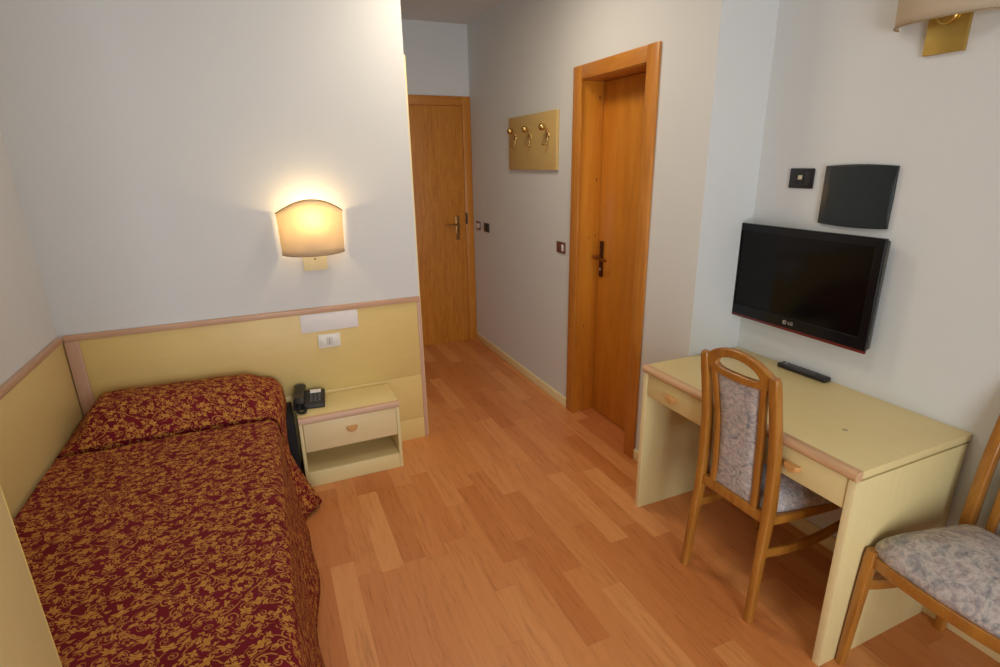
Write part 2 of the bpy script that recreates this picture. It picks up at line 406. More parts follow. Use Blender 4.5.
# bathroom door in the corridor wall
d = sempty('door_2', 'wooden door set deep in the corridor wall with bronze handle')
CW = .088
bm = BM()
box(bm, XC - .016, XC, D2A - .01, D2A - .01 + CW, 0, D2H + .012, .003); box(bm, XC - .016, XC, D2B + .012 - CW, D2B + .012, 0, D2H + .012, .003)
obj('door_frame', bm, M_DOORV, d)
bm = BM(); box(bm, XC - .0155, XC, D2A - .01 + CW, D2B + .012 - CW, D2H + .012 - CW + .012, D2H + .012, .003)
obj('door_head', bm, M_DOORY, d)
LX = 1.972
J0, J1 = D2A + .055, D2B - .063
bm = BM(); box(bm, XC, LX + .05, D2A, J0, 0, D2H, .002); box(bm, XC, LX + .05, J1, D2B, 0, D2H, .002)
jm = obj('door_jamb', bm, M_LEAF, d)
bm = BM(); box(bm, XC, LX + .05, J0, J1, 2.118, D2H, .002); obj('door_jamb', bm, M_DOORY, d)
kb = BM()
for z, x, r in ((2.03, 1.945, .009), (1.56, 1.94, .008), (1.205, 1.90, .006), (1.215, 1.945, .006), (.62, 1.88, .007)):
    vs_ = [kb.verts.new((x + r * (.7 + .2 * math.sin(3 * a)) * math.cos(a), J1 - .0006, z + r * 1.3 * math.sin(a))) for a in [2 * PI * k / 14 for k in range(14)]]
    kb.faces.new(vs_)
obj('wood_knot', kb, plain('knot_wood', (.26, .075, .012), .5), jm)
lf = bx('door_leaf', M_LEAF, LX, LX + .04, J0 + .002, J1 - .003, .006, 2.1165, d, bev=.002)
hy = J1 - .045
ha = obj('door_handle', box(BM(), LX - .009, LX + .001, hy - .019, hy + .019, .955, 1.185, .004), M_DARKBR, lf)
bm = BM(); lathe(bm, [(.011, 0), (.011, .052)], (LX - .006, hy, 1.085), (-1, 0, 0), 12)
sweep(bm, catmull([(LX - .056, hy + .006, 1.085), (LX - .058, hy - .04, 1.085), (LX - .050, hy - .115, 1.078)], 5), lambda i, t: sup(.022 - .006 * t, .016, 3, 12), (0, 0, 1))
obj('door_lever', bm, M_OLDBRASS, lf)
bm = BM(); lathe(bm, [(.009, 0), (.009, .003)], (LX - .009, hy, 1.005), (-1, 0, 0), 12); obj('keyhole_cover', bm, M_SILVER, lf)

# ------------------------------------------------------------------ padded wall panels around the bed
PF = 3.052
p = thing('headboard_panel', 'cream laminate headboard panel with pink wood trim on the wall behind the bed', 'headboard', (0, PF, 0))
bm = BM()
for z0, z1 in ((.0, .139), (.140, .429), (.430, .895)): box(bm, XL + .004, .781, 0, .0175, z0, z1, .001)
obj('panel', bm, M_CREAMP, p)
bx('top_trim', M_PINK, XL + .004, .800, -.006, .0175, .893, .922, p, bev=.004)
bx('end_trim', M_PINKV, .780, .800, -.006, .0175, 0, .893, p, bev=.004)
bx('corner_trim', M_PINKV, XL + .004, XL + .062, -.010, -.0005, 0, .893, p, bev=.003)
p = thing('side_panel', 'cream laminate panel with pink wood top trim on the left wall beside the bed', 'headboard', (XL, 0, 0))
bx('panel', laminate('cream_side_laminate', (.72, .56, .24), 'Y'), -.0195, 0, 1.03, PF + .016, 0, .895, p)
bx('top_trim', wood('pink_beech_trim_side', (.50, .30, .19), (.58, .36, .235), (.64, .41, .28), 'Y', .6, .45, .05), -.0195, .006, 1.03, PF - .008, .896, .922, p, bev=.004)

tag(bx('paper_notice', M_PAPER, .121, .431, PF - .0035, PF - .001, .787, .890, bev=.001), 'blank white rectangle of paper stuck on the headboard below its top trim', 'paper')

def socket(name, cx, cz, w, h, mods, label, cat, plate, front, axis, surf, group=None, ins=None):
    """wall plate; axis 'y': faces -y, axis 'x': faces -x"""
    loc = (cx, surf, cz) if axis == 'y' else (surf, cx, cz)
    t = thing(name, label, cat, loc, 0 if axis == 'y' else -PI / 2, group)
    obj('plate', box(BM(), -w / 2, w / 2, -.009, -.0008, -h / 2, h / 2, .004), plate, t)
    for k in range(mods):
        x0 = -w / 2 + w * .12 + k * w * .76 / mods; x1 = x0 + w * .76 / mods
        m = (ins[k] if ins else front)
        obj('rocker', box(BM(), x0 + .0015, x1 - .0015, -.0125, -.0085, -h * .30, h * .30, .002), m, t)
    return t
M_OUTIN = plain('outlet_insert', (.62, .61, .55), .4)
s = socket('power_outlet', .262, .727, .122, .080, 3, 'white three-module outlet plate on the headboard under the paper', 'outlet', M_WHITEPL, M_WHITEPL, 'y', PF, ins=[M_WHITEPL, M_OUTIN, M_WHITEPL])
bm = BM()
for zz in (-.012, 0, .012): lathe(bm, [(.003, 0), (.003, .0006)], (0, -.0124, zz), (0, -1, 0), 8)
obj('socket_hole', bm, M_BLACK, s)

# ------------------------------------------------------------------ bed
bed = thing('single_bed', 'single bed made up with a burgundy and gold leaf patterned bedspread', 'bed', (0, 0, 0))
bx('bed_base', M_DARKFAB, -.925, -.055, 1.13, 3.035, .10, .30, bed, bev=.015)
bx('head_end', M_DARKFAB, -.04, .018, 2.76, 3.035, .04, .405, bed, bev=.01)
bx('mattress', M_DARKFAB, -.920, -.060, 1.12, 3.035, .302, .505, bed, bev=.03)
for xx in (-.87, -.12):
    for yy in (1.2, 2.95): obj('leg', lathe(BM(), [(.022, 0), (.028, .10)], (xx, yy, 0)), M_BLACK, bed)
def sm(a, b, x):
    t = max(0, min(1, (x - a) / (b - a))); return t * t * (3 - 2 * t)
def bump_prof(y):
    # the pillow under the cover: rises from the tuck at 2.60
    return .112 * sm(2.590, 2.84, y) ** .62 * (1 - .30 * sm(2.95, 3.045, y))
bm = BM(); uvl = bm.loops.layers.uv.new('UVMap')
NY, rows, uvs = 112, [], []
ys = [1.075 + (3.042 - 1.075) * i / NY for i in range(NY + 1)]
ys = sorted(set(ys + [2.56, 2.575, 2.585, 2.595, 2.61]))
vy = 0
rng = random.Random(3)
for i, y in enumerate(ys):
    if i:
        dz = bump_prof(y) - bump_prof(ys[i - 1]); vy += math.hypot(y - ys[i - 1], dz)
    groove = .046 * math.exp(-((y - 2.590) / .013) ** 2)
    z0 = .530 - groove
    bp = bump_prof(y)
    foot = 1 - sm(1.075, 1.14, y)
    pts = []
    # left edge tucked down against the panel
    for k in range(4): pts.append((XL + .008 + .004 * k, z0 - .12 + .035 * k + .002 * math.sin(y * 9)))
    NX = 44
    for k in range(NX + 1):
        x = -.915 + (.915 - .105) * k / NX
        e = sm(-.925, -.80, x) * (1 - sm(-.20, -.075, x) * .45)
        z = z0 + bp * e * (1 + .16 * (-x - .45)) + .004 * math.sin(x * 7 + y * 3) * math.sin(y * 4.1) + .0016 * math.sin(x * 31 + y * 23)
        pts.append((x, z - foot * .03))
    zt = pts[-1][1]
    # rounded shoulder
    rs = .045 + bp * .38
    xs0 = -.105
    for k in range(1, 7):
        a = k / 6 * PI / 2
        pts.append((xs0 + rs * math.sin(a) * 1.05, zt - rs * (1 - math.cos(a))))
    xa, za = pts[-1]
    hem = .028 + .39 * sm(2.56, 2.80, y) + .012 * math.sin(y * 5)
    flare = .062 + .016 * math.sin(y * 6.5 + .5) + .105 * math.exp(-((y - 2.555) / .075) ** 2)
    flare *= 1 - sm(2.58, 2.72, y) * .97
    lim = .50
    for k in range(1, 15):
        t = k / 14
        z = za + (hem - za) * t
        w = (flare * t ** 1.35) + .006 * math.sin(y * 17 + 1.1 * math.sin(y * 5)) * t
        pts.append((min(xa + w, .024 if y > 2.72 else 9), z))
    over = -.040 * sm(2.594, 2.622, y) * (1 - sm(2.63, 2.80, y))
    rows.append([bm.verts.new((x, y + over * (z > .40), z)) for x, z in pts])
    s = [0]
    for a, b in zip(pts, pts[1:]): s.append(s[-1] + math.hypot(b[0] - a[0], b[1] - a[1]))
    uvs.append([(q, vy) for q in s])
for i in range(len(rows) - 1):
    for k in range(len(rows[0]) - 1):
        f = bm.faces.new((rows[i][k], rows[i][k + 1], rows[i + 1][k + 1], rows[i + 1][k]))
        for lp, (a, b) in zip(f.loops, ((i, k), (i, k + 1), (i + 1, k + 1), (i + 1, k))): lp[uvl].uv = uvs[a][b]
# foot end drop
base = rows[0]; prev = base; pu = uvs[0]
for q in range(1, 7):
    t = q / 6
    cur = [bm.verts.new((v.co.x, 1.075 - .03 * math.sin(t * PI / 2), v.co.z - (v.co.z - min(v.co.z, .05)) * t)) for v in base]
    cu = [(a, b - .5 * t) for a, b in uvs[0]]
    for k in range(len(base) - 1):
        f = bm.faces.new((cur[k], cur[k + 1], prev[k + 1], prev[k]))
        for lp, u in zip(f.loops, (cu[k], cu[k + 1], pu[k + 1], pu[k])): lp[uvl].uv = u
    prev, pu = cur, cu
o = obj('bedspread', bm, M_BED, bed, smooth=75)
m = o.modifiers.new('thick', 'SOLIDIFY'); m.thickness = .007; m.offset = -1

# ------------------------------------------------------------------ wardrobe edge at the foot of the bed
w = thing('wardrobe', 'tall cream wardrobe at the foot of the bed, cut by the photo edge', 'wardrobe', (XL + .004, 0, 0))
WD = -.4525 - XL - .004
bx('carcass', M_CREAMV, 0, WD - .022, .02, 1.042, 0, 2.25, w)
bx('door', M_CREAMV, WD - .020, WD, .02, .53, .06, 2.24, w, bev=.0015)
dd = bx('door', M_CREAMV, WD - .020, WD, .534, 1.038, .06, 2.24, w, bev=.0015)
bx('edge_strip', plain('yellow_edge_strip', (.78, .62, .20), .4), WD - .0205, WD - .0005, 1.0385, 1.0425, .06, 2.24, w, bev=.0008)
for yy in (.49, .575): obj('handle', sweep(BM(), catmull([(WD, yy, .99), (WD + .025, yy, 1.0), (WD + .025, yy, 1.1), (WD, yy, 1.11)], 5), lambda i, t: circ(.006, 10), (0, 1, 0)), M_PULL, w)

# ------------------------------------------------------------------ nightstand with telephone
NX0, NX1, NY0, NH = .034, .566, 2.752, .412
n = thing('nightstand', 'small cream bedside cabinet with one drawer and an open shelf', 'nightstand', ((NX0 + NX1) / 2, NY0, 0))
hw = (NX1 - NX0) / 2; dp = PF - NY0 - .009
bx('top', M_CREAM, -hw, hw, .020, dp, NH - .025, NH, n)
# rounded wood front edge
bm = BM(); prism(bm, [(0, 0), (.022, 0), (.022, .03), (.008, .03), (.003, .027), (0, .022)], -hw, hw, lambda p_, t: (t, p_[0] - .004, NH - .0295 + p_[1])); obj('front_edge', bm, M_PINK, n)
for s in (-1, 1): bx('side_panel', M_CREAMV, min(s * hw, s * (hw - .018)), max(s * hw, s * (hw - .018)), .004, dp, 0, NH - .026, n)
bx('back_panel', M_CREAM, -hw + .019, hw - .019, dp - .012, dp, .0, NH - .026, n)
bx('shelf', M_CREAM, -hw + .0185, hw - .0185, .012, dp - .013, .072, .090, n)
bx('plinth', M_CREAM, -hw + .0185, hw - .0185, .006, .022, 0, .0885, n)
dr = bx('drawer', laminate('pale_cream_laminate', (.74, .60, .32), 'X'), -hw + .020, hw - .020, .002, .26, .213, NH - .034, n)
def pull(parent, x, y, z, along='x'):
    """half-moon wooden pull: a rounded cup standing out from the drawer front"""
    bm = BM(); N = 14; W, H, D = .030, .030, .024
    rings = []
    for j in range(5):
        t = j / 4; k_ = 1 - .30 * t ** 3; d = D * t
        loop = [(W * k_ * math.cos(PI + PI * k / N), H * k_ * math.sin(PI + PI * k / N) + .014) for k in range(N + 1)] + [(W * k_, .017), (-W * k_, .017)]
        rings.append([bm.verts.new((x + p_[0], y - d, z + p_[1]) if along == 'x' else (x - d, y + p_[0], z + p_[1])) for p_ in loop])
    m = len(rings[0])
    for r0, r1 in zip(rings, rings[1:]):
        for k in range(m): bm.faces.new((r0[k], r0[(k + 1) % m], r1[(k + 1) % m], r1[k]))
    bm.faces.new(rings[0]); bm.faces.new(rings[-1])
    return obj('handle', bm, M_PULL, parent, bevel=.002)
pull(dr, 0, .002, .305)

ph = thing('telephone', 'black desk telephone on the left end of the nightstand', 'telephone', (.112, 2.948, NH + .001), math.radians(-7))
prof = [(-.085, 0), (.085, 0), (.085, .042), (.06, .050), (-.07, .026), (-.085, .018)]   # (depth, height)
bm = BM(); prism(bm, prof, -.082, .082, lambda p_, t: (t, p_[0], p_[1])); obj('base', bm, M_BLACKS, ph, bevel=.006)
def slope(y): return .026 + (y + .07) / .13 * .024
hs = BM()
pts = catmull([(-.048, -.088, .042), (-.048, -.078, .056), (-.048, -.03, .062), (-.048, .03, .073), (-.048, .070, .076), (-.048, .084, .066)], 4)
sweep(hs, pts, lambda i, t: sup(.054 + .010 * abs(2 * t - 1) ** 3, .026 + .010 * abs(2 * t - 1) ** 3, 3, 14), (1, 0, 0))
box(hs, -.070, -.026, -.088, -.046, .028, .058, .008); box(hs, -.070, -.026, .038, .082, .040, .072, .008)
obj('handset', hs, M_BLACK, ph)
kp = BM()
for r in range(4):
    for c in range(3):
        y = -.048 + r * .019; x = .012 + c * .021; box(kp, x - .007, x + .007, y - .006, y + .006, slope(y) - .002, slope(y) + .0045, .0015)
obj('keypad', kp, M_KEY, ph)
lc = BM(); prism(lc, [(.004, .030), (.062, .030), (.062, .062), (.004, .062)], 0, .0025, lambda p_, t: (p_[0], p_[1], slope(min(p_[1], .06)) + t)); obj('number_card', lc, M_PAPER, ph, label='white number card')
# coiled cord: out of the handset, over the edge of the nightstand
cp = []
path = catmull([(-.045, -.092, .036), (-.052, -.112, .016), (-.052, -.135, .012), (-.036, -.150, .012), (-.018, -.135, .012), (-.018, -.10, .012), (-.03, -.084, .014)], 10)
for i, q in enumerate(path):
    for s_ in range(6):
        a = 2 * PI * s_ / 6; u = i + s_ / 6; j = min(int(u), len(path) - 2)
        b = path[j].lerp(path[j + 1], u - j); cp.append((b.x + .006 * math.cos(a), b.y, max(.004, b.z + .006 * math.sin(a))))
obj('cord', sweep(BM(), cp, lambda i, t: circ(.0026, 5), (0, .3, 1)), M_BLACK, ph)

# ------------------------------------------------------------------ wall lamps (half shades with an arched top)
def wall_lamp(loc, rz, lit, label):
    L = thing('wall_lamp', label, 'lamp', loc, rz, 'half shade wall lamps')    # local: x along the wall, -y into the room
    A, D, H, R = .167, .118, .215, .068
    N = 40
    bm = BM(); rings = []
    for k in range(N + 1):
        a = PI + PI * k / N
        x = A * math.cos(a); y = D * math.sin(a) - .008
        top = H + R * (1 - (x / A) ** 2)
        col = []
        for q in range(9):
            t = q / 8; tap = .955 + .045 * t
            col.append(bm.verts.new((x * tap, y * tap, t * top - .004 * (1 - (x / A) ** 2) * (1 - t))))
        rings.append(col)
    for a, b in zip(rings, rings[1:]):
        for q in range(8): bm.faces.new((a[q], b[q], b[q + 1], a[q + 1]))
    topl = [r[-1].co.copy() for r in rings]; botl = [r[0].co.copy() for r in rings]
    sh = obj('lamp_shade', bm, M_SHADE, L, smooth=80)
    m = sh.modifiers.new('thick', 'SOLIDIFY'); m.thickness = .0015
    for ln in (topl, botl):
        obj('shade_trim', sweep(BM(), ln, lambda i, t: circ(.0028, 8), (0, 0, 1)), M_SHADEEDGE, sh)
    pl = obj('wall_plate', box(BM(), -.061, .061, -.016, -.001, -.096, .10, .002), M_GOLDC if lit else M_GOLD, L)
    if lit: bm = BM(); lathe(bm, [(.005, 0), (.005, .003), (.002, .005)], (0, -.016, -.034), (0, -1, 0), 12); obj('screw', bm, M_OLDBRASS, pl)
    bm = BM(); lathe(bm, [(.030, 0), (.032, .004), (.032, .012), (.028, .016)], (0, -.016, .02), (0, -1, 0), 24)
    lathe(bm, [(.007, 0), (.007, .035)], (0, -.03, .02), (0, -1, 0), 12); lathe(bm, [(.017, 0), (.019, .01), (.019, .07), (.014, .075)], (0, -.062, .02), (0, 0, 1), 18)
    obj('bulb_holder', bm, M_GOLD, L)
    bm = BM(); lathe(bm, [(.010, 0), (.017, .02), (.019, .04), (.016, .062), (.009, .078), (.0005, .085)], (0, -.062, .095), (0, 0, 1), 18)
    obj('bulb', bm, M_BULB if lit else M_BULBOFF, L)
    return L
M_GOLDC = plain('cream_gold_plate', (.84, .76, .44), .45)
L1 = wall_lamp((.238, YB, 1.226), 0, True, 'lit wall lamp with a glowing cream half shade above the headboard')
L2 = wall_lamp((XR, 1.215, 2.084), -PI / 2, False, 'unlit wall lamp with brass plate high above the desk, cut by the photo edge')
ld = bpy.data.lights.new('bulb_light', 'POINT'); ld.energy = 2.9; ld.color = (1, .72, .36); ld.shadow_soft_size = .022
lo = bpy.data.objects.new('bulb_light', ld); COL.objects.link(lo); lo.parent = L1; lo.location = (0, -.062, .185)

# ------------------------------------------------------------------ coat rack on the corridor wall
c = thing('coat_rack', 'cream coat rack board with three brass hooks on the corridor wall', 'coat rack', (XC, 3.562, 1.803))
bx('board', M_COATB, -.022, -.0008, -.357, .375, -.183, .183, c, bev=.002)
for yy in (.247, .005, -.250):
    bm = BM()
    sweep(bm, catmull([(-.028, yy, .045), (-.030, yy, .01), (-.034, yy, -.018), (-.046, yy, -.028), (-.056, yy, -.020)], 5), lambda i, t: sup(.016 - .004 * t, .010, 3, 12), (0, 1, 0))
    sweep(bm, catmull([(-.022, yy, .050), (-.040, yy, .075), (-.060, yy, .082)], 5), lambda i, t: circ(.0075, 10), (0, 1, 0))
    lathe(bm, [(.018, 0), (.018, .004), (.012, .010)], (-.022, yy, .035), (-1, 0, 0), 16)
    h = obj('coat_hook', bm, M_BRASS, c, smooth=50)
    bm = BM(); bmesh.ops.create_uvsphere(bm, u_segments=20, v_segments=12, radius=.0235); bmesh.ops.translate(bm, verts=bm.verts, vec=(-.070, yy, .086)); obj('knob', bm, M_BRASS, h, smooth=80)
    bm = BM(); bmesh.ops.create_uvsphere(bm, u_segments=14, v_segments=8, radius=.009); bmesh.ops.translate(bm, verts=bm.verts, vec=(-.058, yy, -.018)); obj('tip', bm, M_OLDBRASS, h, smooth=80)

# ------------------------------------------------------------------ switches
socket('light_switch', 4.660, 1.128, .095, .074, 1, 'brown light switch with white rocker nearest the entrance door', 'switch', M_BROWNPL, M_WHITEPL, 'x', XC, 'brown light switches')
socket('wall_plate', 4.465, 1.128, .118, .078, 1, 'black wall plate beside the brown switch near the entrance door', 'switch', M_BLACK, M_BLACKS, 'x', XC)
socket('light_switch', 3.150, 1.124, .112, .074, 3, 'brown light switch with white rocker beside the bathroom door frame', 'switch', M_BROWNPL, M_WHITEPL, 'x', XC, 'brown light switches', ins=[M_BROWNPL, M_BROWNPL, M_WHITEPL])
sw = socket('wall_plate', 1.671, 1.586, .115, .082, 3, 'black switch plate with a small pale button left of the slate cover', 'switch', M_BLACK, M_BLACKS, 'x', XR, ins=[M_BLACKS, M_BLACKS, M_BLACKS])
obj('button', box(BM(), -.012, .008, -.0145, -.012, -.004, .013, .001), plain('pale_button', (.60, .55, .38), .4), sw)
socket('power_outlet', 1.185, .140, .118, .080, 1, 'white outlet plate low on the wall under the desk', 'outlet', M_WHITEPL, M_WHITEPL, 'x', XR)

# slate cover plate
c = thing('cover_plate', 'dark slate glossy square cover plate on the wall above the television', 'wall box', (XR, 1.422, 1.5235), -PI / 2)
def plate_outline(x0, x1, lean, h, bow, n=12):
    """square plate whose left edge leans; top and bottom edges bow slightly"""
    o_ = []
    for k in range(n): t = k / n; o_.append((x0 + (x1 - x0) * t, h / 2 + bow * 4 * t * (1 - t)))
    o_.append((x1, h / 2)); o_.append((x1 + .001, 0))
    for k in range(0, n): t = 1 - k / n; o_.append((x0 - lean + (x1 - x0 + lean) * t, -h / 2 - bow * 4 * t * (1 - t)))
    o_.append((x0 - lean, -h / 2)); o_.append((x0 - lean * .75, 0))
    return o_
bm = BM(); prism(bm, plate_outline(-.1385, .1385, .001, .226, .006), -.014, -.0008, lambda p_, t: (p_[0], t, p_[1])); obj('housing', bm, M_SLATE2, c, bevel=.0015)
bm = BM(); prism(bm, plate_outline(-.112, .1345, .003, .218, .005), -.0165, -.0135, lambda p_, t: (p_[0], t, p_[1])); obj('glass_front', bm, M_SLATE, c, bevel=.001)

# ------------------------------------------------------------------ television
tv = thing('television', 'black flat television mounted on the wall above the desk', 'television', (XR, 1.586, 1.161), -PI / 2)
# local: x along wall to the viewer's right, -y into the room
TW, TH = .688, .445
bm = BM()
box(bm, -.10, .10, -.022, -.001, -.10, .10, .002); obj('wall_bracket', bm, M_BLACK, tv)
bx('body', M_GREYPL, -TW / 2 + .012, TW / 2 - .004, -.050, -.0225, -TH / 2 + .012, TH / 2 - .008, tv, bev=.008)
bm = BM(); bw = .034
def rect(w0, w1, z0, z1): return [(w0, z0), (w1, z0), (w1, z1), (w0, z1)]
ring_plate(bm, rect(-TW / 2, TW / 2, -TH / 2 + .012, TH / 2), rect(-TW / 2 + bw, TW / 2 - bw, -TH / 2 + .06, TH / 2 - bw), -.066, -.0505, lambda p_, t: (p_[0], t, p_[1])); obj('bezel', bm, M_BEZEL, tv, bevel=.002)
bx('screen', M_SCREEN, -TW / 2 + bw - .002, TW / 2 - bw + .002, -.0605, -.052, -TH / 2 + .058, TH / 2 - bw + .002, tv, bev=0)
bx('bottom_strip', M_RED, -TW / 2, TW / 2, -.0655, -.0535, -TH / 2, -TH / 2 + .012, tv, bev=.002, label='translucent dark red strip along the bottom edge')
def text_mesh(s, size, ext=.0004):
    cu = bpy.data.curves.new('logo', 'FONT'); cu.body = s; cu.size = size; cu.extrude = ext; cu.align_x = 'CENTER'; cu.align_y = 'CENTER'
    to = bpy.data.objects.new('logo_tmp', cu); COL.objects.link(to)
    bpy.context.view_layer.update()
    me = bpy.data.meshes.new_from_object(to.evaluated_get(bpy.context.evaluated_depsgraph_get()))
    bpy.data.objects.remove(to); bpy.data.curves.remove(cu); return me
me = text_mesh('LG', .021); me.materials.append(M_SILVER)
lg = bpy.data.objects.new('logo', me); COL.objects.link(lg); lg.parent = tv; lg.location = (.012, -.0666, -TH / 2 + .036); lg.rotation_euler = (PI / 2, 0, 0)
bm = BM(); ring_plate(bm, circ(.0095, 20), circ(.0072, 20), -.0668, -.066, lambda p_, t: (p_[0] - .018, t, p_[1] - TH / 2 + .036))
box(bm, -.0225, -.0205, -.0668, -.066, -TH / 2 + .033, -TH / 2 + .040); box(bm, -.018, -.0172, -.0668, -.066, -TH / 2 + .031, -TH / 2 + .041); box(bm, -.018, -.0135, -.0668, -.066, -TH / 2 + .031, -TH / 2 + .0322)
obj('logo_emblem', bm, M_SILVER, tv, smooth=0)
bm = BM()
for k in range(7): z = -.12 + k * .022; box(bm, TW / 2 - .005, TW / 2 - .001, -.044, -.034, z, z + .010, .001)
obj('side_button', bm, M_KEY, tv)

# ------------------------------------------------------------------ desk
DF, DY0, DY1, DH = 1.540, .874, 1.893, .760
dk = thing('desk', 'cream writing desk with two shallow drawers and pink wood front edge', 'desk', (DF, (DY0 + DY1) / 2, 0))
hl = (DY1 - DY0) / 2; DD = XR - .016 - DF
bx('desk_top', laminate('cream_desk_top', (.72, .585, .28), 'Y'), .030, DD + .014, -hl, hl, DH - .028, DH, dk)
fe = BM(); N = 8
poly = [(.032, 0), (.032, .034)] + [(.016 - .016 * math.sin(PI / 2 * k / N), .034 - .017 + .017 * math.cos(PI / 2 * k / N)) for k in range(N + 1)] + [(.016 - .016 * math.cos(PI / 2 * k / N), .017 - .017 * math.sin(PI / 2 * k / N)) for k in range(1, N + 1)]
prism(fe, poly, -hl, hl, lambda p_, t: (p_[0] - .004, t, DH - .0335 + p_[1]))
obj('front_edge', fe, wood('pink_beech_edge', (.56, .33, .17), (.66, .41, .225), (.72, .47, .27), 'Y', .6, .4, .1), dk)
for s in (-1, 1):
    a, b = sorted((s * hl, s * (hl - .028)))
    sp = bx('side_panel', M_CREAMV, .010, DD, a, b, 0, DH - .034 if False else DH - .0345, dk)
    bx('edge_strip', M_EDGE, .0075, .0098, a + .001, b - .001, 0, DH - .035, sp, bev=.0006)
bx('back_panel', M_CREAM, DD - .020, DD - .002, -hl + .029, hl - .029, .33, DH - .0295, dk)
for k, (a, b) in enumerate(((-hl + .030, -.002), (.002, hl - .030))):
    dr = bx('drawer', M_CREAM, .010, .40, a, b, .617, DH - .036, dk)
    pull(dr, .010, (1.085 if a < 0 else 1.695) - (DY0 + DY1) / 2, .662, 'y')
bm = BM(); lathe(bm, [(.010, 0), (.010, .0006), (.0085, .0008)], (1.770 - DF, 1.075 - (DY0 + DY1) / 2, DH), (0, 0, 1), 14)
obj('cable_cap', bm, plain('brown_cap', (.50, .40, .22), .5), dk)

rc = thing('remote_control', 'slim black remote control lying on the desk near the wall', 'remote', (2.098, 1.500, DH + .0005), math.radians(-87.5))
bm = BM(); box(bm, -.115, .115, -.0225, .0225, 0, .021, .007, 3); obj('body', bm, M_BLACK, rc)
bm = BM()
for r in range(9):
    for q in range(3): x = -.10 + r * .019; y = -.012 + q * .012; box(bm, x - .006, x + .006, y - .004, y + .004, .020, .0228, .001)
obj('keypad', bm, M_KEY, rc)
bm = BM(); box(bm, -.088, -.076, -.004, .004, .020, .0235, .001); obj('power_button', bm, M_SILVER, rc)

